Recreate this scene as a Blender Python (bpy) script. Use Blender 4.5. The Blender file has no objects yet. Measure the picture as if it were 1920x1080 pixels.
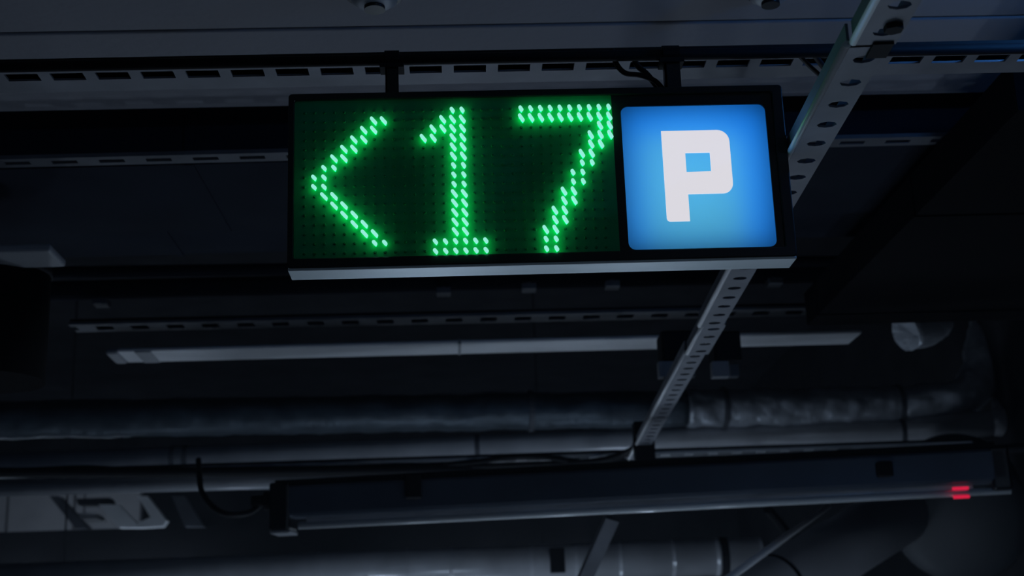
import bpy, bmesh, math, random
from mathutils import Vector, Matrix, noise
random.seed(7)
scn = bpy.context.scene
COL = scn.collection
K = 0.625                                   # working units -> metres
CAM = Vector((0, 0, 1.6))

# ------------------------------------------------------------------ camera
F = 2600.0
YAW, PITCH, ROLL = 0.04278962, 0.27053104, -0.03652302
_fwd = Vector((math.sin(YAW)*math.cos(PITCH), math.cos(YAW)*math.cos(PITCH), math.sin(PITCH)))
_r = Vector((math.cos(YAW), -math.sin(YAW), 0)); _u = _r.cross(_fwd)
RIGHT = math.cos(ROLL)*_r + math.sin(ROLL)*_u
UP = -math.sin(ROLL)*_r + math.cos(ROLL)*_u
FWD = _fwd
cd = bpy.data.cameras.new('camera'); cam = bpy.data.objects.new('camera', cd); COL.objects.link(cam)
cd.sensor_width = 36; cd.lens = F/1920*36; cd.clip_start = 0.02; cd.clip_end = 200
m = Matrix((RIGHT, UP, -FWD)).transposed().to_4x4(); m.translation = CAM
cam.matrix_world = m
cd.dof.use_dof = True; cd.dof.focus_distance = 1.42; cd.dof.aperture_fstop = 9.0
scn.camera = cam

# ------------------------------------------------------------------ world, exposure
wd = bpy.data.worlds.new('night'); scn.world = wd; wd.use_nodes = True
bg = wd.node_tree.nodes['Background']; bg.inputs[0].default_value = (0.20, 0.42, 1.0, 1); bg.inputs[1].default_value = 0.016
scn.view_settings.view_transform = 'Standard'; scn.view_settings.look = 'None'
scn.view_settings.exposure = 0.0; scn.view_settings.gamma = 1.0; scn.view_settings.use_curve_mapping = False
scn.cycles.use_denoising = True
scn.cycles.max_bounces = 4; scn.cycles.diffuse_bounces = 3; scn.cycles.glossy_bounces = 2; scn.cycles.transmission_bounces = 2; scn.cycles.volume_bounces = 0
scn.cycles.use_adaptive_sampling = True; scn.cycles.adaptive_threshold = 0.02; scn.cycles.adaptive_min_samples = 16

# strengths of the tube lamps, the added post lamps and the added blue lamp
FILL_NEAR, FILL_POST, LAMP_FAR, LAMP_BACK, FILL_BLUE = 13.0, 50.0, 6.5, 13.0, 95.0
LAMP_COL = (0.60, 0.77, 1.0)

# ------------------------------------------------------------------ helpers
def ray(u, v):
    return RIGHT*((u-960)/F) + UP*((540-v)/F) + FWD
def pt(u, v, h=None, Y=None):
    d = ray(u, v); t = (h/d.z) if h is not None else (Y/d.y)
    return d*t
def W(p): return Vector(p)*K + CAM

def nodes(name):
    mt = bpy.data.materials.new(name); mt.use_nodes = True
    return mt, mt.node_tree, mt.node_tree.nodes['Principled BSDF']
def mat(name, col, rough=0.6, metal=0.0, var=0.25, scale=6.0, bump=0.0, bscale=40.0, spec=0.5, stretch=None, coat=0.0):
    """procedural: two octaves of noise vary the colour and roughness, a finer noise gives relief"""
    mt, nt, b = nodes(name)
    tc = nt.nodes.new('ShaderNodeTexCoord'); mp = nt.nodes.new('ShaderNodeMapping')
    if stretch: mp.inputs['Scale'].default_value = stretch
    nt.links.new(tc.outputs['Object'], mp.inputs['Vector'])
    n = nt.nodes.new('ShaderNodeTexNoise'); n.inputs['Scale'].default_value = scale; n.inputs['Detail'].default_value = 5
    nt.links.new(mp.outputs[0], n.inputs['Vector'])
    rp = nt.nodes.new('ShaderNodeValToRGB')
    rp.color_ramp.elements[0].position = .3; rp.color_ramp.elements[1].position = .7
    rp.color_ramp.elements[0].color = (*[c*(1-var) for c in col], 1); rp.color_ramp.elements[1].color = (*[min(1, c*(1+var)) for c in col], 1)
    nt.links.new(n.outputs['Fac'], rp.inputs[0]); nt.links.new(rp.outputs[0], b.inputs['Base Color'])
    b.inputs['Roughness'].default_value = rough; b.inputs['Metallic'].default_value = metal
    b.inputs['Specular IOR Level'].default_value = spec
    if coat: b.inputs['Coat Weight'].default_value = coat
    if bump:
        n2 = nt.nodes.new('ShaderNodeTexNoise'); n2.inputs['Scale'].default_value = bscale; n2.inputs['Detail'].default_value = 4
        nt.links.new(mp.outputs[0], n2.inputs['Vector'])
        bp = nt.nodes.new('ShaderNodeBump'); bp.inputs['Strength'].default_value = bump; bp.inputs['Distance'].default_value = 0.01
        nt.links.new(n2.outputs['Fac'], bp.inputs['Height']); nt.links.new(bp.outputs[0], b.inputs['Normal'])
    return mt
def emis(name, col, strength, base=(0.02, 0.02, 0.02)):
    mt, nt, b = nodes(name)
    b.inputs['Base Color'].default_value = (*base, 1)
    b.inputs['Emission Color'].default_value = (*col, 1); b.inputs['Emission Strength'].default_value = strength
    b.inputs['Roughness'].default_value = .5
    return mt

M = {}
M['soffit'] = mat('painted_soffit', (.33, .33, .36), .85, var=.08, scale=1.5, bump=.1, bscale=60)
M['slab'] = mat('shade_darkened_slab', (.020, .020, .023), .95, var=.3, spec=.1)  # dark colour stands in for the unlit void above the services
M['wall_dark'] = mat('dark_wall', (.02, .02, .022), .95, var=.3, spec=.1)
M['wall_pale'] = mat('pale_wall', (.42, .41, .42), .8, var=.08)
M['joint'] = mat('wall_joint', (.10, .10, .11), .9)
M['floor'] = mat('concrete_floor', (.34, .34, .35), .6, var=.2, scale=2, bump=.1)
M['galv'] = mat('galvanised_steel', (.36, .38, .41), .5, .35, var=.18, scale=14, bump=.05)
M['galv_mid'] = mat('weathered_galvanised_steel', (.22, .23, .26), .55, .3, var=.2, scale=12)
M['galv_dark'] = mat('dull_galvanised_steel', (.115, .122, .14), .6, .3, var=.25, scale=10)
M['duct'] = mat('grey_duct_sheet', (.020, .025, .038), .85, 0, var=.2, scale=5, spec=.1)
M['black'] = mat('black_paint', (.012, .012, .014), .7, var=.3, spec=.2)
M['black_gloss'] = mat('black_plastic', (.014, .016, .018), .28, var=.2)
M['cable'] = mat('black_cable_sheath', (.010, .010, .012), .6, var=.2, spec=.3)
M['white'] = mat('white_enamel', (.72, .73, .75), .45, var=.08, scale=8)
M['pipe_white'] = mat('pale_pipe_jacket', (.56, .57, .60), .24, .1, var=.15, scale=9)
M['alu'] = mat('aluminium_plate', (.62, .70, .72), .42, .4, var=.08, scale=5, stretch=(.3, 4, 4))
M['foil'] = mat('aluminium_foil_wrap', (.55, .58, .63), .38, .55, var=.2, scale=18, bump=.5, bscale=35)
M['foil_dark'] = mat('darker_foil', (.10, .125, .15), .42, .4, var=.3, scale=12, bump=.5, bscale=25)  # darker tone of foil for the left length of the pipe
M['deep_black'] = mat('deepest_black', (.005, .005, .006), .9, var=.2, spec=.1)  # deepest black, for the box duct and the drum body
M['pcb'] = mat('green_circuit_board', (.014, .31, .13), .7, var=.12, scale=30, spec=.2)
M['led_off'] = mat('unlit_led_lens', (.012, .20, .085), .5, var=.1, spec=.2)
M['plastic_grey'] = mat('grey_plastic', (.30, .31, .33), .5, var=.1)
M['bead'] = mat('whitened_lip_steel', (.92, .93, .94), .35, .15, var=.1)  # lip whitened so its colour carries the bright edge highlight
M['lamp_body'] = mat('blue_grey_lamp_body', (.085, .105, .14), .45, .2, var=.15, scale=6)
M['jet_dark'] = mat('dark_grey_fan_paint', (.03, .034, .04), .6, var=.12, scale=4)
M['jet'] = mat('grey_fan_paint', (.36, .37, .40), .55, .1, var=.12, scale=4)

class MB:
    def __init__(s): s.v = []; s.f = []
    def add(s, vs, fs):
        n = len(s.v); s.v += [Vector(x) for x in vs]; s.f += [tuple(i+n for i in q) for q in fs]; return s
    def box(s, a, b, ax=None):
        """axis box a..b; ax = (ox, X, Y, Z) local frame"""
        x0, y0, z0 = a; x1, y1, z1 = b
        vs = [(x0,y0,z0),(x1,y0,z0),(x1,y1,z0),(x0,y1,z0),(x0,y0,z1),(x1,y0,z1),(x1,y1,z1),(x0,y1,z1)]
        if ax: o, X, Y, Z = ax; vs = [o + X*p[0] + Y*p[1] + Z*p[2] for p in vs]
        return s.add(vs, [(0,3,2,1),(4,5,6,7),(0,1,5,4),(1,2,6,5),(2,3,7,6),(3,0,4,7)])
    def tube(s, path, r, n=14, cap=True, prof=None):
        path = [Vector(p) for p in path]; rs = r if isinstance(r, (list, tuple)) else [r]*len(path)
        N = len(path); up = Vector((0, 0, 1)); base = len(s.v); prev = None
        for i, p in enumerate(path):
            t = (path[min(i+1, N-1)] - path[max(i-1, 0)]).normalized()
            if prev is None:
                a = t.cross(up)
                if a.length < 1e-3: a = t.cross(Vector((1, 0, 0)))
                a.normalize()
            else:
                a = (prev - t*prev.dot(t)).normalized()
            prev = a; b = t.cross(a)
            for k in range(n):
                an = 2*math.pi*k/n; rr = rs[i]*(prof(i, k) if prof else 1)
                s.v.append(p + (a*math.cos(an) + b*math.sin(an))*rr)
        for i in range(N-1):
            for k in range(n):
                k2 = (k+1) % n
                s.f.append((base+i*n+k, base+i*n+k2, base+(i+1)*n+k2, base+(i+1)*n+k))
        if cap:
            s.f.append(tuple(base+k for k in range(n))[::-1]); s.f.append(tuple(base+(N-1)*n+k for k in range(n)))
        return s
    def prism(s, poly, ext):
        """poly: 3D outline, ext: extrusion vector"""
        n = len(poly); poly = [Vector(p) for p in poly]
        vs = poly + [p+Vector(ext) for p in poly]
        fs = [tuple(range(n))[::-1], tuple(range(n, 2*n))] + [(i, (i+1) % n, n+(i+1) % n, n+i) for i in range(n)]
        return s.add(vs, fs)
    def build(s, name, m, parent=None, smooth=False, bevel=0, label=None):
        o0 = parent.location if parent else Vector((0, 0, 0))
        par = parent
        while par and par.parent: par = par.parent; o0 = par.location
        ws = [W(p) - o0 for p in s.v]
        c = Vector((0, 0, 0))
        if not parent:
            lo = Vector([min(p[i] for p in ws) for i in range(3)]); hi = Vector([max(p[i] for p in ws) for i in range(3)])
            c = Vector(((lo.x+hi.x)/2, (lo.y+hi.y)/2, lo.z))
        me = bpy.data.meshes.new(name); me.from_pydata([p-c for p in ws], [], s.f)
        bm = bmesh.new(); bm.from_mesh(me); bmesh.ops.recalc_face_normals(bm, faces=bm.faces[:]); bm.to_mesh(me); bm.free()
        me.materials.append(m)
        if smooth:
            for q in me.polygons: q.use_smooth = len(q.vertices) <= 4
        o = bpy.data.objects.new(name, me); COL.objects.link(o); o.location = c
        if parent: o.parent = parent
        if bevel:
            bv = o.modifiers.new('bevel', 'BEVEL'); bv.width = bevel*K; bv.segments = 2; bv.limit_method = 'ANGLE'
        if label: o['label'] = label
        return o
def tag(o, label, cat, group=None, kind=None):
    o['label'] = label; o['category'] = cat
    if group: o['group'] = group
    if kind: o['kind'] = kind
    return o
def thing(name, loc, label, cat, group=None):
    e = bpy.data.objects.new(name, None); COL.objects.link(e); e.location = W(loc); e.empty_display_size = .05
    return tag(e, label, cat, group)
def struct(o, label):
    o['kind'] = 'structure'; o['label'] = label; return o
def line(a, b, h, e0=0.0, e1=0.0):
    """a run at height h through two sight points, lengthened by e0/e1"""
    A = pt(*a, h=h); B = pt(*b, h=h); d = (B-A).normalized()
    return A - d*e0, B + d*e1
def frame(A, B):
    X = (B-A).normalized(); Z = Vector((0, 0, 1)); Y = Z.cross(X).normalized(); return (A, X, Y, Z)
SLAB = 2.38
def hangers(parent, A, B, ts, top=SLAB, r=.005, dz=0.0):
    return
    for t in ts:
        p = A.lerp(B, t) + Vector((0, 0, dz))
        MB().tube([p, Vector((p.x, p.y, top))], r, 6).build('hanger_rod', M['black'], parent)

# ------------------------------------------------------------------ setting
struct(MB().box((-14, -12, -1.6/K-.2), (14, 24, -1.6/K)).build('floor', M['floor']), 'grey concrete garage floor under the view')
struct(MB().box((-14, -12, SLAB), (14, 24, SLAB+.3)).build('ceiling', M['slab']), 'concrete slab above the pipes and ducts, darkened as if unlit')
struct(MB().box((2.62, -2.0, -1.6/K), (2.9, 24, SLAB)).build('wall_right', M['wall_dark']), 'black wall at the right where the pipes end')
wb = MB().box((-14, 13.10, -1.6/K), (14, 13.3, SLAB)).build('wall_back', M['wall_dark']); struct(wb, 'pale panelled wall far behind the pipes')
pan = None
PTOP = pt(80, 912, Y=13).z
MB().box((pt(13, 960, Y=13).x-7*.612, 13.06, -1.6/K), (pt(13, 960, Y=13).x+2*.612, 13.10, PTOP)).build('joint_backing', M['joint'], wb)
for i in range(9):
    x0 = pt(13, 960, Y=13).x + (i-7)*.612 + .012
    if pan is None:
        pan = MB().box((x0, 13.0, -1.6/K), (x0+.588, 13.058, PTOP)).build('panel', M['wall_pale'], wb); px0 = x0
    else:
        o = pan.copy(); COL.objects.link(o); o.parent = wb; o.location = pan.location + Vector(((x0-px0)*K, 0, 0))
# wb location offset: panels were built in world space relative to wb
# lowered soffit over the camera
so = MB()
so.box((-5, -5, 1.302), (5, 2.635, 1.5)); so.box((-5, 2.643, 1.30), (5, 3.04, 1.5))
struct(so.build('ceiling_soffit', M['soffit'], bevel=.004), 'pale painted lowered ceiling at the top of the photo')

# ------------------------------------------------------------------ the sign
O = Vector((-0.22084786, 2.11056268, 0.89017131))          # LED of column 0, row 0
SY = O.y
def sp(x, z, y=0.0): return Vector((O.x+x, SY+y, O.z+z))
x0, x1, z0, z1 = -.0425, .770, -.268, .033
sign = thing('parking_sign', sp((x0+x1)/2, z0, .03), 'illuminated hanging sign with green dotted arrow, number 17 and white P on blue', 'sign')
DEP = .052
h = MB()
h.box((O.x+x0+.004, SY+.012, O.z+z0+.006), (O.x+.490, SY+.020, O.z+z1-.004))                 # inner carrier plate
h.box((O.x+x0, SY+.020, O.z+z1-.006), (O.x+x1, SY+DEP, O.z+z1))                                 # top
h.box((O.x+x0, SY+.012, O.z+z0+.004), (O.x+x0+.006, SY+DEP, O.z+z1))                            # sides
h.box((O.x+x1-.006, SY+.012, O.z+z0+.004), (O.x+x1, SY+DEP, O.z+z1))
h.box((O.x+x0, SY+DEP-.004, O.z+z0+.004), (O.x+x1, SY+DEP, O.z+z1))                             # back
h.build('housing', M['black_gloss'], sign)
def rrect(xa, xb, za, zb, r, n=6):
    out = []
    for cx, cz, a0 in ((xb-r, zb-r, 0), (xa+r, zb-r, 90), (xa+r, za+r, 180), (xb-r, za+r, 270)):
        for k in range(n+1):
            a = math.radians(a0+90*k/n); out.append((cx+r*math.cos(a), cz+r*math.sin(a)))
    return out
def ring(b, outer, inner, ya, yb):
    """flat frame between two outlines of equal count, from depth ya (front) to yb"""
    n = len(outer); vs = [sp(*p, ya) for p in outer] + [sp(*p, ya) for p in inner] + [sp(*p, yb) for p in outer] + [sp(*p, yb) for p in inner]
    fs = []
    for i in range(n):
        j = (i+1) % n
        fs += [(i, j, n+j, n+i), (2*n+i, 3*n+i, 3*n+j, 2*n+j), (i, 2*n+i, 2*n+j, j), (n+i, n+j, 3*n+j, 3*n+i)]
    b.add(vs, fs)
bz = MB()
ring(bz, rrect(x0, x1, z0+.004, z1, .006), rrect(x0+.010, x1-.018, z0+.020, z1-.012, .004), -.004, .013)
bz.build('bezel', M['black_gloss'], sign, bevel=.002)
dv = MB(); ring(dv, rrect(.486, x1-.014, z0+.014, z1-.010, .003), rrect(.5005, .7400, -.2460, .0010, .012), .0005, .013)
dv.build('panel_surround', M['black_gloss'], sign)
MB().box((O.x+x0+.001, SY-.002, O.z+z0), (O.x+x1-.001, SY+DEP, O.z+z0+.005)).build('bottom_plate', M['alu'], sign, bevel=.0015, label='pale aluminium underside')
board = MB().box((O.x+x0+.009, SY+.0005, O.z+z0+.018), (O.x+.486, SY+.012, O.z+z1-.011)).build('display_board', M['pcb'], sign, label='dark green circuit board behind the dots')

# lit dots
lit = {}
def on(r, *cs):
    for c in cs: lit[(c, r)] = 1
for r, c in enumerate([6,5,4,3,2,1,0,0,1,2,3,4,5,6]): on(r+1, c, c+1)
on(0,14,15); on(1,13,14,15); on(2,12,13,14,15); on(3,11,12,14,15)
for r in range(4, 14): on(r, 14, 15)
on(14,*range(12,18)); on(15,*range(12,18))
on(0,*range(21,31)); on(1,*range(21,31)); on(2,29,30); on(3,28,29,30); on(4,28,29); on(5,27,28); on(6,27,28)
on(7,26,27); on(8,26,27); on(9,25,26); on(10,25,26); on(11,24,25); on(12,24,25); on(13,23,24); on(14,23,24); on(15,23,24)
PIT = .016
M['led_halo'] = emis('added_green_led_halo', (.01, 1.0, .24), 3.6)  # hidden emitter added behind each head to spread a green halo
M['led'] = emis('lit_green_led', (.30, .84, .70), 1.0)
def led_mesh(name, half, rad, hgt, n=6):
    vs, fs = [], []; prof = [(.30, 0), (.30, hgt*.55), (.92, hgt*.58), (1.0, hgt*.80), (.75, hgt*.96), (.35, hgt)]
    cnt = 2*(n+1)
    for sc, y in prof:
        for side, a0 in ((1, -90), (-1, 90)):
            for k in range(n+1):
                a = math.radians(a0+180*k/n)
                vs.append(Vector((side*half + rad*sc*math.cos(a), -y, rad*sc*math.sin(a)))*K)
    for i in range(len(prof)-1):
        for k in range(cnt):
            k2 = (k+1) % cnt; fs.append((i*cnt+k, i*cnt+k2, (i+1)*cnt+k2, (i+1)*cnt+k))
    fs.append(tuple((len(prof)-1)*cnt+k for k in range(cnt)))
    nb = 2*cnt
    me = bpy.data.meshes.new(name); me.from_pydata(vs, [], fs); me.materials.append(M['led']); me.materials.append(M['led_halo'])
    for i, q in enumerate(me.polygons): q.material_index = 1 if i < nb else 0
    bm = bmesh.new(); bm.from_mesh(me); bmesh.ops.recalc_face_normals(bm, faces=bm.faces[:]); bm.to_mesh(me); bm.free()
    return me
LH = .0150
lm_long, lm_short = led_mesh('led_long_trail', .0050, .0027, LH), led_mesh('led_short_trail', .0023, .0029, LH)  # dash length and slant imitate light trails from camera shake
for (c, r) in sorted(lit):
    o = bpy.data.objects.new('led', lm_short if r in (0, 6, 7, 8, 14, 15) else lm_long); COL.objects.link(o)
    o.parent = sign; o.location = W(sp(c*PIT, -r*PIT-.0036, .0005)) - sign.location
    o.rotation_euler = (0, math.radians(47 + 16*c/30), 0)
off = MB()
for c in range(-1, 30):
    for r in range(16):
        if (c, r) in lit: continue
        p = sp(c*PIT, -r*PIT, .0006); n = 6
        vs = [p + Vector((.0028*math.cos(k*math.pi/3), 0, .0028*math.sin(k*math.pi/3))) for k in range(n)] + \
             [p + Vector((.0017*math.cos(k*math.pi/3), -.0022, .0017*math.sin(k*math.pi/3))) for k in range(n)]
        off.add(vs, [tuple(range(6, 12))] + [(k, (k+1) % n, 6+(k+1) % n, 6+k) for k in range(n)])
uo = off.build('unlit_led', M['led_off'], sign); uo['kind'] = 'stuff'; uo['label'] = 'unlit dots of the display'

# backlit blue panel: translucent sheet in front of lamps inside the box
mt, nt, b = nodes('blue_translucent_acrylic'); nt.nodes.remove(b)
out = nt.nodes['Material Output']; tr = nt.nodes.new('ShaderNodeBsdfTranslucent'); tr.inputs[0].default_value = (.12, .50, .90, 1)
gl = nt.nodes.new('ShaderNodeBsdfGlossy'); gl.inputs['Roughness'].default_value = .25; gl.inputs[0].default_value = (.6, .6, .6, 1)
mx = nt.nodes.new('ShaderNodeMixShader'); mx.inputs[0].default_value = .04
nt.links.new(tr.outputs[0], mx.inputs[1]); nt.links.new(gl.outputs[0], mx.inputs[2]); nt.links.new(mx.outputs[0], out.inputs[0])
pp = [sp(*q, .0035) for q in rrect(.5000, .7405, -.2465, .0015, .012)]
MB().add(pp, [tuple(range(len(pp)))]).build('blue_panel', mt, sign, label='backlit blue panel')
lb = MB(); lb.box((O.x+.492, SY+.046, O.z-.255), (O.x+.748, SY+.047, O.z+.010))
M['lightbox'] = mat('white_light_box', (.8, .8, .8), .8, var=.02)
lb.build('light_box', M['lightbox'], sign)
def arealight(name, loc, size, power, col, rot):
    l = bpy.data.lights.new(name, 'AREA'); l.shape = 'RECTANGLE'; l.size = size[0]*K; l.size_y = size[1]*K; l.energy = power; l.color = col
    o = bpy.data.objects.new(name, l); COL.objects.link(o); o.location = loc; o.rotation_euler = rot
    return o
BACKLIT = [((.16, .18), 0.033, (.80, .92, .70), .612, -.140), ((.23, .23), 0.074, (.05, .42, 1.0), .620, -.122)]
for (sz, pw, col, lx, lz) in BACKLIT:
    a = arealight('backlight', W(sp(lx, lz, .040)), sz, pw, col, (-math.pi/2, 0, 0)); a.parent = sign; a.location -= sign.location
# letter P
P = [(.5654,-.0434)]
def arc(cx, cz, r, a0, a1, n=7): return [(cx+r*math.cos(math.radians(a0+(a1-a0)*k/n)), cz+r*math.sin(math.radians(a0+(a1-a0)*k/n))) for k in range(n+1)]
outer = arc(.6565, -.0634, .020, 90, 0) + arc(.6595, -.1362, .0172, 0, -90) + [(.6025, -.1534), (.6022, -.1995)] + arc(.571, -.1935, .006, -90, -180, 4) + [(.5652, -.0434)]
hole = [(.6023, -.0823), (.6428, -.0823), (.6428, -.1150), (.6023, -.1155)]
# split into quads/polys around the hole: left, top, right, bottom blocks
b = MB(); YF = .0012
def face(pts): b.prism([sp(*q, YF) for q in pts], Vector((0, .0018, 0)))
face([(.5652, -.0434), (.5650, -.1935)] + arc(.571, -.1935, .006, 180, 270, 4) + [(.6022, -.1995), (.6023, -.1534), (.6023, -.1155), (.6023, -.0823), (.6023, -.0434)])
face([(.6023, -.0434), (.6023, -.0823), (.6428, -.0823), (.6428, -.0434)])
face([(.6023, -.1155), (.6023, -.1534), (.6428, -.1534), (.6428, -.1150)])
face([(.6428, -.0434), (.6428, -.0823), (.6428, -.1150), (.6428, -.1534)] + arc(.6595, -.1362, .0172, -90, 0) + arc(.6565, -.0634, .020, 0, 90))
b.build('letter', emis('lit_white_letter', (.70, .68, .73), 1.0, (.5, .5, .5)), sign, label='white letter P')
# hanger brackets on the rail
RAILH = .996
for bx, w in ((735, .022), (1262, .026)):
    q = pt(bx, 150, Y=SY+.02); hb = MB()
    hb.box((q.x-w/2, SY+.018, O.z+z1-.002), (q.x+w/2, SY+.024, RAILH-.012))
    hb.box((q.x-w/2, SY+.010, O.z+z1-.001), (q.x+w/2, SY+.048, O.z+z1+.004))
    hb.box((q.x-w/2, SY+.018, O.z+z1-.002), (q.x-w/2+.003, SY+.040, RAILH-.012))
    cl = MB().tube([(q.x-w*.55, SY+.03, RAILH), (q.x+w*.55, SY+.03, RAILH)], .0155, 16)
    o = hb.build('hanger_bracket', M['black_gloss'], sign)
    cl.box((q.x-.02, SY+.014, RAILH-.020), (q.x+.02, SY+.046, RAILH-.012)); cl.build('clamp', M['black'], sign)

# rail
A, B = Vector((-2.6, SY+.03, RAILH)), Vector((2.6, SY+.03, RAILH))
rail = MB().tube([A, B], .0095, 12).build('mounting_rail', M['black'], smooth=True)
tag(rail, 'thin black horizontal rail from which the lit sign hangs', 'rail')
# cables by the sign
def cable(name, pts, r, label, m='cable', n=8, sub=6):
    pts = [Vector(p) for p in pts]; out = []
    for i in range(len(pts)-1):
        p0, p1, p2, p3 = pts[max(i-1, 0)], pts[i], pts[i+1], pts[min(i+2, len(pts)-1)]
        for k in range(sub):
            t = k/sub
            out.append(.5*((2*p1)+(p2-p0)*t+(2*p0-5*p1+4*p2-p3)*t*t+(3*p1-p0-3*p2+p3)*t**3))
    out.append(pts[-1])
    return tag(MB().tube(out, r, n).build(name, M[m], smooth=True), label, 'cable')
cable('cable', [pt(1148, 92, Y=SY+.04), pt(1155, 118, Y=SY+.045), pt(1172, 137, Y=SY+.045), pt(1200, 141, Y=SY+.045), pt(1228, 152, Y=SY+.04), pt(1246, 172, Y=SY+.035)], .0048, 'black cable looping from the rail into the top of the sign')
cable('cable', [pt(1188, 108, Y=SY+.075), pt(1196, 124, Y=SY+.072), pt(1214, 140, Y=SY+.066), pt(1234, 166, Y=SY+.060)], .0050, 'short straight black cable dropping to the sign beside the looped cable')
cable('cable', [pt(1492, 96, Y=SY+.05), pt(1512, 118, Y=SY+.1), pt(1548, 152, Y=SY+.2), pt(1580, 190, Y=SY+.3)], .0040, 'thin dark cable slanting down behind the perforated channel, left one')
cable('cable', [pt(1520, 92, Y=SY+.05), pt(1538, 118, Y=SY+.1), pt(1562, 146, Y=SY+.2), pt(1600, 190, Y=SY+.3)], .0055, 'thicker dark cable slanting down behind the perforated channel, right one')

# ------------------------------------------------------------------ slotted trays
def slotted(b, fr, L, w, pitch, slot, sw, off, th, ph=0.0):
    """flat strip along X: slots of length slot and width sw starting off from the near edge"""
    b.box((0, 0, 0), (L, off, th), fr); b.box((0, off+sw, 0), (L, w, th), fr)
    x = -ph
    while x < L:
        a, c = max(0, x+slot), min(L, x+pitch)
        if c > a: b.box((a, off, 0), (c, off+sw, th), fr)
        x += pitch
def tray(name, a, c, h, w, pitch, slot, sw, off, label, e0=0, e1=0, lip=.03, m='galv', ph=0.0, rods=(.1, .5, .9), inner=True):
    A, B = line(a, c, h, e0, e1); fr = frame(A, B); L = (B-A).length
    t = thing(name, (A+B)/2, label, 'cable tray')
    s = MB(); slotted(s, fr, L, w, pitch, slot, sw, off, .004, ph); s.build('base', M[m], t)
    for y, lp in ((0, .010), (w-.003, lip)):
        MB().box((0, y, .004), (L, y+.003, lp), fr).build('side_rail', M[m], t)
    if inner: MB().box((0, off*.6, .014), (L, w-.006, lip*.8), fr).build('cable_bundle', M['cable'], t)
    Mid = fr[2]*(w/2)
    hangers(t, A+Mid, B+Mid, rods, dz=.004)
    return t
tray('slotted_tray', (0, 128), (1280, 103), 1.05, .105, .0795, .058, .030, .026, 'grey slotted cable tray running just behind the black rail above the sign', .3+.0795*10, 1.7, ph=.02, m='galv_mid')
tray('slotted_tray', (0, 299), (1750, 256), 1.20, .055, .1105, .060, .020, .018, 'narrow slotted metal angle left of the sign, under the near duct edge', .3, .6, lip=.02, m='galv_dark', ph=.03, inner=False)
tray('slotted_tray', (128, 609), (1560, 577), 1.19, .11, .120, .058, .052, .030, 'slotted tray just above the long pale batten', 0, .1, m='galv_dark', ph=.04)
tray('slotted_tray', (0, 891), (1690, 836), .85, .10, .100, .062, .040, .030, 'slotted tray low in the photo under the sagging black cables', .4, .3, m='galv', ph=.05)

# ------------------------------------------------------------------ ducts
def rect_duct(name, a, c, h, w, ht, label, e0, e1, m='duct', seam=.6):
    A, B = line(a, c, h, e0+1.2, e1); fr = frame(A, B); L = (B-A).length
    t = thing(name, (A+B)/2, label, 'duct')
    MB().box((0, 0, 0), (L, w, ht), fr).build('body', M[m], t)
    x = .5
    while x < L:
        s = MB(); s.box((x-.012, -.006, -.004), (x+.012, w+.006, 0), fr); s.box((x-.012, -.006, 0), (x+.012, 0, ht), fr); s.box((x-.012, w, 0), (x+.012, w+.014, ht), fr)
        s.build('flange', M[m], t); x += seam*2.6
    Mid = fr[2]*(w/2); hangers(t, A+Mid, B+Mid, (.25, .75), dz=ht)
    return t
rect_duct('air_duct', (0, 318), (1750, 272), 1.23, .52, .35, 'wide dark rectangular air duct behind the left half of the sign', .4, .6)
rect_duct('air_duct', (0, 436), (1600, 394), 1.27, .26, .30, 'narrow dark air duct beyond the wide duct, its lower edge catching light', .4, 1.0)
# black duct at right, running away from the camera
bd = thing('black_duct', (1.5, 3.5, 1.1), 'black box duct running away at the right edge', 'duct')
MB().box((1.17, 2.62, 1.08), (1.95, 4.45, 1.19)).build('body', M['deep_black'], bd)
for y in (3.3, 4.3): MB().box((1.168, y, 1.076), (1.952, y+.02, 1.195)).build('flange', M['deep_black'], bd)
hangers(bd, Vector((1.25, 2.8, 1.19)), Vector((1.25, 4.3, 1.19)), (0, 1), top=1.23 if False else SLAB)
# dark drum at left with a pale box above it
q = pt(-20, 560, Y=3.5)
dr = thing('air_drum', (q.x, 3.5, q.z-.3), 'black round ventilation drum at the left edge', 'ventilator')
MB().tube([(q.x, 3.5, q.z+.093), (q.x, 3.5, q.z-.22)], .150, 32).build('body', M['deep_black'], dr, smooth=True)
MB().tube([(q.x, 3.5, q.z+.079), (q.x, 3.5, q.z+.059)], .153, 32).build('rim', M['black'], dr, smooth=True)
q2 = pt(0, 473, h=1.03)
pb = MB().box((q2.x-.5, q2.y, 1.03), (pt(96, 473, h=1.03).x, q2.y+.14, 1.05)).build('junction_box', M['plastic_grey'], bevel=.006)
tag(pb, 'pale flat box behind the black drum at the left edge', 'box')

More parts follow.
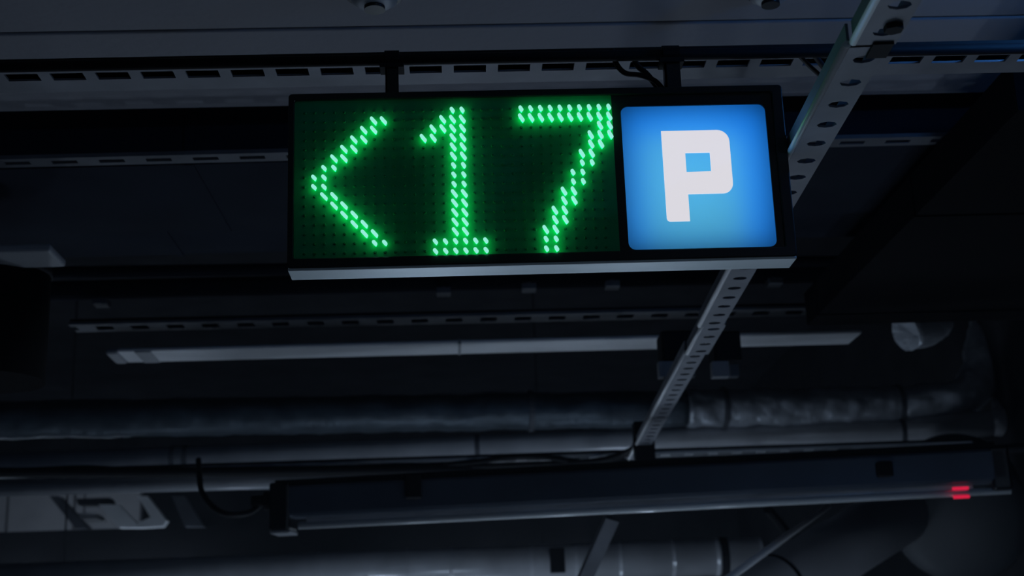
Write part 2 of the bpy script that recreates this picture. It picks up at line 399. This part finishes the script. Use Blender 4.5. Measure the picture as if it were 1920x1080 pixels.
# ------------------------------------------------------------------ perforated channel running away beside the sign
SH = .80
A = pt(1722, -60, h=SH); Bc = pt(1232, 800, h=SH)
dirn = (Bc-A).normalized(); side = Vector((dirn.y, -dirn.x, 0)).normalized()
st = thing('perforated_channel', A.lerp(Bc, .5), 'long perforated steel channel running diagonally away behind the right end of the sign', 'channel')
def perf(b, o, L, w, pitch, hr, offs, th, fl):
    """channel with round-ended holes: o origin on left edge, along dirn"""
    n = max(1, round(L/pitch)); p = L/n
    for i in range(n):
        y0, y1 = i*p, (i+1)*p; cy = (y0+y1)/2; cx = offs
        rect = [(w, cy), (w, y1), (cx, y1), (0, y1), (0, cy), (0, y0), (cx, y0), (w, y0)]
        oc = [(cx+hr*1.25*math.cos(k*math.pi/4), cy+hr*math.sin(k*math.pi/4)) for k in range(8)]
        vs = []
        for z in (0, th):
            for (x, y) in rect+oc: vs.append(o + side*x + dirn*y + Vector((0, 0, z)))
        fs = []
        for k in range(8):
            k2 = (k+1) % 8
            fs += [(k, k2, 8+k2, 8+k), (16+k, 24+k, 24+k2, 16+k2), (8+k, 8+k2, 24+k2, 24+k)]
        b.add(vs, fs)
    fr = (o, side, dirn, Vector((0, 0, 1)))
    b.box((0, 0, th), (.004, L, fl), fr); b.box((w-.004, 0, th), (w, L, fl), fr)
def yat(v): # distance along the channel for image row v
    best = None
    lo, hi = 0.0, (Bc-A).length*1.3
    for _ in range(50):
        mid = (lo+hi)/2; p = A+dirn*mid
        vv = 540 - F*(p.dot(UP))/(p.dot(FWD))
        if vv < v: lo = mid
        else: hi = mid
    return lo
WS = .057
segs = [(-60, 84, 0, 0), (88, 613, -.007, 0), (613, 668, .002, .004), (668, 866, -.004, .008)]
for (v0, v1, dx, dz) in segs:
    s0, s1 = yat(v0) - (1.4 if v0 < 0 else 0), yat(v1); o = A + dirn*s0 + side*(dx-WS/2) + Vector((0, 0, dz))
    b = MB(); perf(b, o, s1-s0, WS, .0785, .0125, WS*.56, .004, .036); cs = b.build('channel_section', M['galv_mid'], st)
    MB().tube([o+Vector((0, 0, .005)), o+dirn*(s1-s0)+Vector((0, 0, .005))], .0060, 10).build('rolled_edge', M['bead'], cs, smooth=True)
hangers(st, A, Bc, (.35, .72, .98), dz=.03, r=.004)
# joint plates and the bolt block on the near end
s = A + dirn*yat(92); b = MB(); b.box((-.004, -.022, -.004), (.024, .022, -.0005), (s, side, dirn, Vector((0, 0, 1)))); b.build('joint_plate', M['black'], st)
s = A + dirn*yat(48); MB().tube([s+side*.010+Vector((0,0,-.008)), s+side*.010+Vector((0,0,0))], .013, 6).build('bolt', M['black'], st)
# two black hanger clamps where the channel crosses the batten
for (u, v, w, hh, fu, label) in ((1272, 655, .115, .115, 1252, 'black clamp with pale foot left of the perforated channel on the batten'), (1362, 655, .088, .11, 1352, 'black clamp with pale foot right of the perforated channel on the batten')):
    q = pt(u, v, Y=4.36)
    t = thing('hanger_clamp', q - Vector((0, 0, hh/2)), label, 'clamp', 'clamps on the batten')
    MB().box((q.x-w/2, 4.33, q.z-.045), (q.x+w/2, 4.45, q.z+hh/2)).build('block', M['black'], t, bevel=.008)
    f = pt(fu, 690, Y=4.34); MB().box((f.x-.03, 4.33, q.z-.095), (f.x+.024, 4.37, q.z-.045)).build('foot', M['plastic_grey'], t)
    MB().box((q.x+.012, 4.38, q.z-.085), (q.x+w/2-.004, 4.42, q.z-.045)).build('foot', M['galv_dark'], t)

# ------------------------------------------------------------------ batten
A, B = line((218, 684), (1592, 649), 1.10, 0, 0); fr = frame(A, B); L = (B-A).length
t = thing('light_batten', (A+B)/2, 'long pale unlit batten light crossing the middle below the sign', 'light')
MB().box((.04, -.17, .006), (L, 0, .020), fr).build('body', M['white'], t, bevel=.006)
MB().box((0, -.165, 0), (.045, -.005, .022), fr).build('end_cap', M['plastic_grey'], t, bevel=.01)
MB().box((.10, -.168, .003), (.155, -.002, .0065), fr).build('joint_strap', M['plastic_grey'], t)
MB().box((L*.46, -.172, .004), (L*.464, .002, .021), fr).build('joint_strap', M['plastic_grey'], t)
hangers(t, A-fr[2]*.08, B-fr[2]*.08, (.2, .8), dz=.06)
# small clips under the dark ducts
for (u, v, lab) in ((190, 573, 'small dull clip in the dark at the left, above the slotted tray end'), (832, 553, 'small dull clip in the dark under the sign, below the figure 1'), (992, 545, 'small dull clip in the dark under the sign, left of the figure 7'), (1148, 540, 'small dull clip in the dark under the sign, left of the blue panel'), (1452, 535, 'small dull clip just right of the perforated channel, under the sign corner'), (1607, 531, 'small dull clip in the dark right of the sign corner, the rightmost')):
    q = pt(u, v, h=1.27); o = MB().box((q.x-.024, q.y-.03, 1.27), (q.x+.024, q.y+.03, 1.29)).box((q.x-.006, q.y-.006, 1.29), (q.x+.006, q.y+.006, 1.30)).build('rail_clip', M['galv_dark'])
    tag(o, lab, 'clip', 'small clips in the dark below the sign')
# thin conduits in the dark behind the sign bottom
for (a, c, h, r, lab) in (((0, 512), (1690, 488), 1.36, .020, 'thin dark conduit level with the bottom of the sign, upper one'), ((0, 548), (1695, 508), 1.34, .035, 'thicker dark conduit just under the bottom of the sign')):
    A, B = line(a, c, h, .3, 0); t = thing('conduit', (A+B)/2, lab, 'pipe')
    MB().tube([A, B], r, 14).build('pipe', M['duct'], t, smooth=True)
    hangers(t, A, B, (.2, .7))

# ------------------------------------------------------------------ pipes
def crinkle(amp, sc, seed):
    def f(p):
        return 1 + amp*noise.noise(Vector(p)*sc + Vector((seed, seed*.7, 0))) + amp*.7*noise.noise(Vector(p)*sc*2.7 + Vector((seed, 3, 1)))
    return f
def foil_tube(path, r, seed, amp=.09, sc=7, n=28):
    b = MB(); fn = crinkle(amp, sc, seed)
    b.tube(path, r, n)
    cs = [Vector(p) for p in path]
    for i in range(len(cs)):
        for k in range(n):
            q = b.v[i*n+k]; d = q-cs[i]; b.v[i*n+k] = cs[i] + d*fn(q)
    return b
def dens(pts, step):
    out = []
    for i in range(len(pts)-1):
        a, c = Vector(pts[i]), Vector(pts[i+1]); n = max(1, int((c-a).length/step))
        out += [a.lerp(c, k/n) for k in range(n)]
    return out+[Vector(pts[-1])]
def bend(a, c, d, r, n=8):
    """path a -> corner c -> d with the corner rounded by radius r"""
    a, c, d = Vector(a), Vector(c), Vector(d); p = c+(a-c).normalized()*r; q = c+(d-c).normalized()*r
    return [a]+[(p*(1-t)**2 + c*2*t*(1-t) + q*t*t) for t in [k/n for k in range(n+1)]]+[d]
A, B = line((0, 788), (1690, 759), 1.20, .3, 0)
t = thing('foil_wrapped_pipe', (A+B)/2, 'thick pipe wrapped in crinkled aluminium foil, bending up at the right', 'pipe')
J = A.lerp(B, .765)
foil_tube(dens([A, J], .03), .088, 1.3).build('pipe', M['foil_dark'], t, smooth=True, label='darker foil length')
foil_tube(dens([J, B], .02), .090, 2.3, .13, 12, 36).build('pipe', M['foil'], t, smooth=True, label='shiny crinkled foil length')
c1 = pt(1830, 745, Y=B.y-.05); c2 = pt(1862, 560, Y=B.y+.15)
bp = bend(B, c1, c2, .14)
foil_tube(dens(bp, .025), .094, 5.1, .16, 9).build('elbow', M['foil'], t, smooth=True)
for tt in (.60, .805, .995):
    p = A.lerp(B, tt); MB().tube([p-(B-A).normalized()*.012, p+(B-A).normalized()*.012], .100, 24).build('strap', M['galv_dark'], t)
hangers(t, A, B, (.3, .6, .8))
p = pt(1722, 607, Y=4.9)
t = thing('foil_wrapped_elbow', p, 'small foil wrapped pipe elbow at the right above the thick foil pipe', 'pipe')
foil_tube(dens(bend(p+Vector((-.07, -.05, -.045)), p+Vector((.06, .0, .0)), p+Vector((.06, .25, .6)), .05), .02), .072, 9.2, .2, 10).build('elbow', M['foil'], t, smooth=True)
A, B = line((0, 873), (1690, 811), 1.06, .3, 0)
t = thing('insulated_pipe', (A+B)/2, 'pale insulated pipe below the foil pipe with a bright lower edge', 'pipe')
bp = bend(A, B, pt(1860, 792, Y=B.y-.1), .05)
MB().tube(bp, .064, 24).build('pipe', M['pipe_white'], t, smooth=True)
e = pt(1868, 792, Y=B.y-.1)
MB().tube([pt(1838, 794, Y=B.y-.1), e, pt(1884, 780, Y=B.y-.08), pt(1880, 690, Y=B.y+.1)], [.05, .07, .06, .05], 20).build('elbow', M['pipe_white'], t, smooth=True)
for tt in (.245, .258, .56, 1.0):
    p = A.lerp(B, tt); d = (B-A).normalized()*.012; MB().tube([p-d, p+d], .069, 24).build('strap', M['galv_dark'], t)
hangers(t, A, B, (.15, .45, .75))
A, B = line((0, 915), (700, 897), .80, .4, 1.8)
t = thing('steel_pipe', (A+B)/2, 'bright lower steel pipe at the left, passing behind the long lamp housing', 'pipe')
MB().tube([A, B], .034, 20).build('pipe', M['pipe_white'], t, smooth=True); hangers(t, A, B, (.2, .6))
# large pipe at the bottom edge
A, B = line((0, 1092), (1425, 1042), .50, .6, 0)
t = thing('large_pipe', (A+B)/2, 'large pale pipe along the bottom edge of the photo', 'pipe')
MB().tube([A, B], .088, 28).build('pipe', M['pipe_white'], t, smooth=True)
d = (B-A).normalized()
for tt in (.50, .555, .60, .65, .74, .79, .84, .90, .95, .999):
    p = A.lerp(B, tt); MB().tube([p-d*.008, p+d*.008], .0905, 28).build('band', M['pipe_white'], t, smooth=False)
p = A.lerp(B, .958); MB().tube([p-d*.018, p+d*.018], .096, 28).build('clamp', M['black'], t)
hangers(t, A, B, (.3, .958), r=.008)
q = pt(1045, 1052, Y=(A.y+B.y)/2-.1); o = MB().box((q.x-.035, q.y-.02, q.z-.055), (q.x+.035, q.y+.02, q.z+.06)).build('clip', M['black'], t)

# ------------------------------------------------------------------ sagging cables above the lamp housing
def sag(label, pts, r, h):
    return cable('sagging_cable', [pt(u, v, h=h+dh) for (u, v, dh) in pts], r, label, sub=5)
H0 = .82
sag('black cable lying along the slotted tray, lowest of the three', [(-60, 886, 0), (200, 886, 0), (500, 884, 0), (800, 881, 0), (1100, 876, 0), (1220, 873, 0), (1450, 863, 0), (1700, 852, 0), (1960, 838, 0)], .020, H0)
sag('black cable with a raised hump left of the channel end', [(-60, 884, 0), (60, 881, 0), (160, 877, 0), (260, 881, 0), (500, 879, 0), (760, 875, 0), (880, 867, 0), (960, 857, 0), (1030, 858, 0), (1090, 866, 0), (1160, 858, 0), (1200, 835, 0), (1215, 820, 0)], .011, H0+.02)
sag('black cable under the hump, rising to the channel end', [(-60, 890, 0), (300, 886, 0), (700, 880, 0), (900, 874, 0), (1060, 868, 0), (1130, 862, 0), (1180, 845, 0), (1225, 812, 0)], .012, H0+.01)
# black bracket at the channel end
q = pt(1205, 840, h=SH)
t = thing('channel_end_bracket', q, 'black bracket knotted with cables at the far end of the perforated channel', 'bracket')
MB().box((q.x-.03, q.y-.02, SH-.10), (q.x+.045, q.y+.05, SH+.10)).build('plate', M['black'], t, bevel=.006)
MB().box((q.x-.075, q.y+.02, SH-.10), (q.x+.06, q.y+.08, SH-.07)).build('arm', M['black'], t)
o = MB().box((q.x-.04, q.y+.09, SH-.125), (q.x+.022, q.y+.12, SH-.113)).build('nut_plate', M['white'], t)

# ------------------------------------------------------------------ lamp housing at the bottom
A, B = line((503, 998), (1900, 929), .50, 0, 0); fr = frame(A, B); L = (B-A).length
t = thing('linear_lamp', (A+B)/2, 'long black linear lamp housing low in the photo with a bright clear lower edge', 'lamp')
MB().box((.03, .0, .050), (L, .10, .160), fr).build('body', M['lamp_body'], t, bevel=.012)
MB().box((.02, .006, .160), (L*.985, .09, .180), fr).build('top_rail', M['black'], t)
M['lens'] = mat('frosted_lens', (.88, .92, .93), .2, .0, var=.05, coat=.4)
MB().tube([A+fr[1]*.10+fr[2]*.03+Vector((0,0,.020)), B+fr[2]*.03+Vector((0,0,.020))], .0125, 14).build('lens', M['lens'], t, smooth=True)
MB().box((.12, .058, .034), (L*.955, .072, .050), fr).build('reflector_edge', M['pipe_white'], t)
MB().box((0, -.004, .004), (.075, .104, .172), fr).build('end_cap', M['black_gloss'], t, bevel=.01)
MB().box((.005, .0, -.006), (.078, .10, .006), fr).build('end_foot', M['plastic_grey'], t, bevel=.004)
MB().box((L-.06, .0, .02), (L+.005, .10, .165), fr).build('end_cap', M['black_gloss'], t, bevel=.01)
p = pt(1805, 936, Y=A.lerp(B, .92).y); M['red'] = emis('red_indicator', (.62, .012, .05), 1.0)
for dz in (.0145, -.0145):
    c = A.lerp(B, (p-A).dot(fr[1])/L) + fr[2]*.022 + Vector((0, 0, .020+dz))
    MB().box((-.026, -.006, -.0045), (.026, .004, .0045), (c, fr[1], fr[2], fr[3])).build('indicator', M['red'], t, bevel=.002, label='red indicator light')
for (u, v0, v1, w) in ((775, 893, 934, .056), (1662, 868, 893, .05)):
    a = pt(u, v1, Y=A.lerp(B, (pt(u, 960, h=.5)-A).length/L).y-.012)
    MB().box((a.x-w/2, a.y-.006, a.z), (a.x+w/2, a.y+.05, a.z+(v1-v0)/500)).build('clip', M['black'], t, bevel=.006)
g = A + fr[2]*.05 + Vector((0, 0, .115))
MB().tube([g-fr[1]*.075, g-fr[1]*.03, g-fr[1]*.028, g+fr[1]*.01], [.020, .022, .034, .036], 12).build('cable_gland', M['black'], t)
ye = A.y+.05
cable('lamp_cable', [pt(372, 862, Y=ye+.3), pt(374, 893, Y=ye+.18), pt(378, 920, Y=ye+.1), pt(395, 946, Y=ye), pt(425, 964, Y=ye-.03), pt(465, 962, Y=ye), pt(488, 946, Y=ye+.01), g-fr[1]*.05], .0105, 'black cable hanging in a loop into the left end of the long lamp')

# ------------------------------------------------------------------ slanting braces
a, c = pt(1148, 968, Y=5.55), pt(1092, 1092, Y=5.75)
t = thing('brace', a, 'two-sided grey brace slanting down below the middle of the long lamp', 'brace')
d = (c-a).normalized(); s = Vector((1, 0, 0)); s = (s-d*s.dot(d)).normalized(); n = d.cross(s)
fr = (a, s, n, d); Lb = (c-a).length
MB().box((-.030, -.004, 0), (-.004, .03, Lb), fr).build('flange', M['galv_dark'], t); MB().box((-.004, .012, 0), (.026, .03, Lb), fr).build('web', M['galv_dark'], t)
a, c = pt(1552, 949, Y=5.35), pt(1350, 1096, Y=4.75)
t = tag(MB().tube([a, c], [.012, .014], 12).build('tie_rod', M['white'], smooth=True), 'thin bright rod slanting down from the long lamp at the lower right', 'rod')
a = pt(1440, 955, Y=5.9); c = pt(1485, 1010, Y=6.2)
tag(MB().tube([a, c], .02, 8).build('dark_brace', M['black']), 'short black brace beside the bright rod', 'brace')

# ------------------------------------------------------------------ round fan at lower right
c = pt(1800, 965, Y=6.1); ax = Vector((-.25, -.80, -.32)).normalized()
t = thing('jet_fan', c, 'big round grey fan casing in the lower right corner', 'fan')
MB().tube([c-ax*.30, c+ax*.02, c+ax*.06, c+ax*.10, c+ax*.125, c+ax*.135], [.30, .30, .285, .22, .12, .02], 44).build('casing', M['jet_dark'], t, smooth=True)
MB().tube([c-ax*.015, c+ax*.015], .306, 44).build('seam_band', M['black'], t)
a, e = pt(1705, 950, Y=6.15), pt(1380, 1150, Y=5.5)
MB().tube([a, e], .135, 36).build('silencer', M['jet'], t, smooth=True)
d = (e-a).normalized(); p = a.lerp(e, .78); MB().tube([p-d*.008, p+d*.008], .138, 36).build('seam_band', M['black'], t)

# ------------------------------------------------------------------ things glimpsed at the lower left
Yb = 8.8
zt, zb = pt(250, 990, Y=Yb).z, pt(250, 1060, Y=Yb).z
o = MB().box((-5, Yb, zb), (pt(1100, 990, Y=Yb).x, Yb+.3, zt)).build('dark_beam', M['black']); tag(o, 'black horizontal beam under the pale wall at the lower left', 'beam')
def slab_px(name, poly, Y, th, m, label, cat, grp=None):
    o = MB().prism([pt(u, v, Y=Y) for (u, v) in poly], Vector((0, th, 0))).build(name, M[m]); return tag(o, label, cat, grp)
slab_px('slanted_bracket', [(185, 946), (222, 946), (264, 989), (222, 989)], 8.6, .08, 'white', 'wide pale slanting bracket at the lower left', 'bracket')
slab_px('slanted_bracket', [(258, 930), (276, 930), (312, 976), (304, 987), (262, 989), (258, 980), (282, 970)], 8.4, .08, 'white', 'hooked pale bracket at the lower left, nearest the lamp cable', 'bracket')
slab_px('small_box', [(143, 935), (206, 933), (212, 946), (146, 947)], 8.8, .1, 'black', 'small dark box on the pale wall at the lower left', 'box')
slab_px('slanted_strap', [(92, 930), (110, 930), (168, 992), (142, 992)], 11.5, .15, 'galv_dark', 'dark slanting strap crossing the pale wall at the lower left', 'strap')
slab_px('slanted_bracket', [(322, 930), (345, 930), (382, 987), (346, 987)], 8.5, .08, 'galv_dark', 'dull slanting bracket just left of the lamp cable loop', 'bracket')
slab_px('ledge', [(146, 962), (178, 962), (186, 972), (152, 973)], 8.9, .2, 'plastic_grey', 'small pale ledge under the dark box at the lower left', 'ledge')

# ------------------------------------------------------------------ smoke detectors on the soffit
for (u, v, r, lab) in ((702, -14, .062, 'round smoke detector on the pale ceiling at the top edge, left one'), (1442, -22, .055, 'round smoke detector on the pale ceiling at the top edge, right one')):
    q = pt(u, v, h=1.29)
    t = thing('smoke_detector', Vector((q.x, q.y, 1.30)), lab, 'detector', 'smoke detectors')
    MB().tube([(q.x, q.y, 1.30), (q.x, q.y, 1.288), (q.x, q.y, 1.284)], [r, r, r*.93], 32).build('base', M['black_gloss'], t, smooth=True)
    MB().tube([(q.x, q.y, 1.286), (q.x, q.y, 1.272), (q.x, q.y, 1.262), (q.x, q.y, 1.258)], [r*.74, r*.72, r*.5, r*.25], 28).build('dome', M['galv'], t, smooth=True)
    MB().tube([(q.x, q.y, 1.262), (q.x, q.y, 1.252)], r*.33, 20).build('lens', M['black_gloss'], t, smooth=True)

# ------------------------------------------------------------------ lamps that light the garage, outside the frame
def tube_lamp(p, L, strength, label, along=Vector((1, 0, 0)), col=LAMP_COL):
    t = thing('tube_lamp', p, label, 'lamp', 'tube lamps lighting the garage')
    a, c = p-along*L/2, p+along*L/2
    MB().tube([a, c], .03, 10).build('tube', emis('lit_tube', col, strength), t, smooth=True)
    for e in (a, c): MB().box((e.x-.03, e.y-.05, e.z-.05), (e.x+.03, e.y+.05, e.z+.05)).build('end_cap', M['plastic_grey'], t)
    MB().tube([p+Vector((0, 0, .03)), Vector((p.x, p.y, SLAB))], .006, 6).build('hanger_rod', M['black'], t)
FL = -1.6/K
for (x, y, z, st_, lab) in ((.12, 2.5, -1.45, FILL_NEAR, 'added post lamp on the floor below the sign'), (-1.9, 6.7, -1.2, FILL_POST*.38, 'added post lamp on the floor beyond the pipes, left one'), (-.1, 5.5, -1.0, FILL_POST*.72, 'added post lamp on the floor under the long lamp housing'), (.9, 6.7, -1.2, FILL_POST*.6, 'added post lamp on the floor beyond the pipes, right one'), (1.45, 4.25, -1.3, FILL_POST*.65, 'added post lamp on the floor under the right end of the batten')):
    t = thing('added_post_lamp', Vector((x, y, FL)), lab, 'lamp')  # unseen post lamp added to light the undersides from below
    MB().tube([(x, y, FL), (x, y, FL+.02)], .16, 20).build('base', M['black'], t)
    MB().tube([(x, y, FL+.02), (x, y, z-.16)], .05, 16).build('post', M['black'], t)
    MB().tube([(x, y, z-.16), (x, y, z+.14), (x, y, z+.16)], [.06, .06, .045], 20).build('glass', emis('added_post_glass', LAMP_COL, st_), t, smooth=True)
for (x, y, z, nm) in ((-3.2, 12.0, .7, 'far left'), (-.2, 12.0, .55, 'middle of the far row'), (2.0, 12.0, .35, 'right of the far row'), (-2.4, 8.6, .45, 'left of the nearer row'), (.5, 8.6, .30, 'right of the nearer row')):
    tube_lamp(Vector((x, y, z)), 1.9, LAMP_FAR, 'tube lamp down the garage, ' + nm)
tube_lamp(Vector((2.0, -2.0, .45)), 1.6, LAMP_BACK, 'tube lamp behind the camera on the right')
# unseen blue lamp added to tint the top right like lens bloom
p = Vector((1.22, 1.95, 1.12))
t = thing('added_blue_lamp', p, 'small added blue lamp under the pale ceiling beyond the right edge', 'lamp')
MB().tube([p+Vector((0, 0, -.03)), p+Vector((0, 0, -.015)), p+Vector((0, 0, .02))], [.015, .035, .04], 16).build('dome', emis('lit_blue_dome', (.06, .32, 1.0), FILL_BLUE), t, smooth=True)
MB().tube([p+Vector((0, 0, .02)), p+Vector((0, 0, .05))], .045, 16).build('base', M['white'], t, smooth=True)
MB().tube([p+Vector((0, 0, .05)), Vector((p.x, p.y, 1.302))], .008, 8).build('stem', M['white'], t)

# ------------------------------------------------------------------ thin haze added to lift the blacks and imitate lens glow
hz = bpy.data.materials.new('added_haze'); hz.use_nodes = True; nt = hz.node_tree; nt.nodes.clear(); hz.cycles.volume_sampling = 'EQUIANGULAR'; hz.cycles.homogeneous_volume = True
out = nt.nodes.new('ShaderNodeOutputMaterial'); vs = nt.nodes.new('ShaderNodeVolumeScatter')
vs.inputs['Color'].default_value = (.62, .80, 1.0, 1); vs.inputs['Density'].default_value = 0.010; vs.inputs['Anisotropy'].default_value = 0.3
nt.links.new(vs.outputs[0], out.inputs['Volume'])
o = MB().box((-3.4, 2.30, .0), (2.6, 9.6, 2.37)).build('haze', hz); o['kind'] = 'stuff'; o['label'] = 'thin added haze lifting the dark tones'; o['category'] = 'haze'
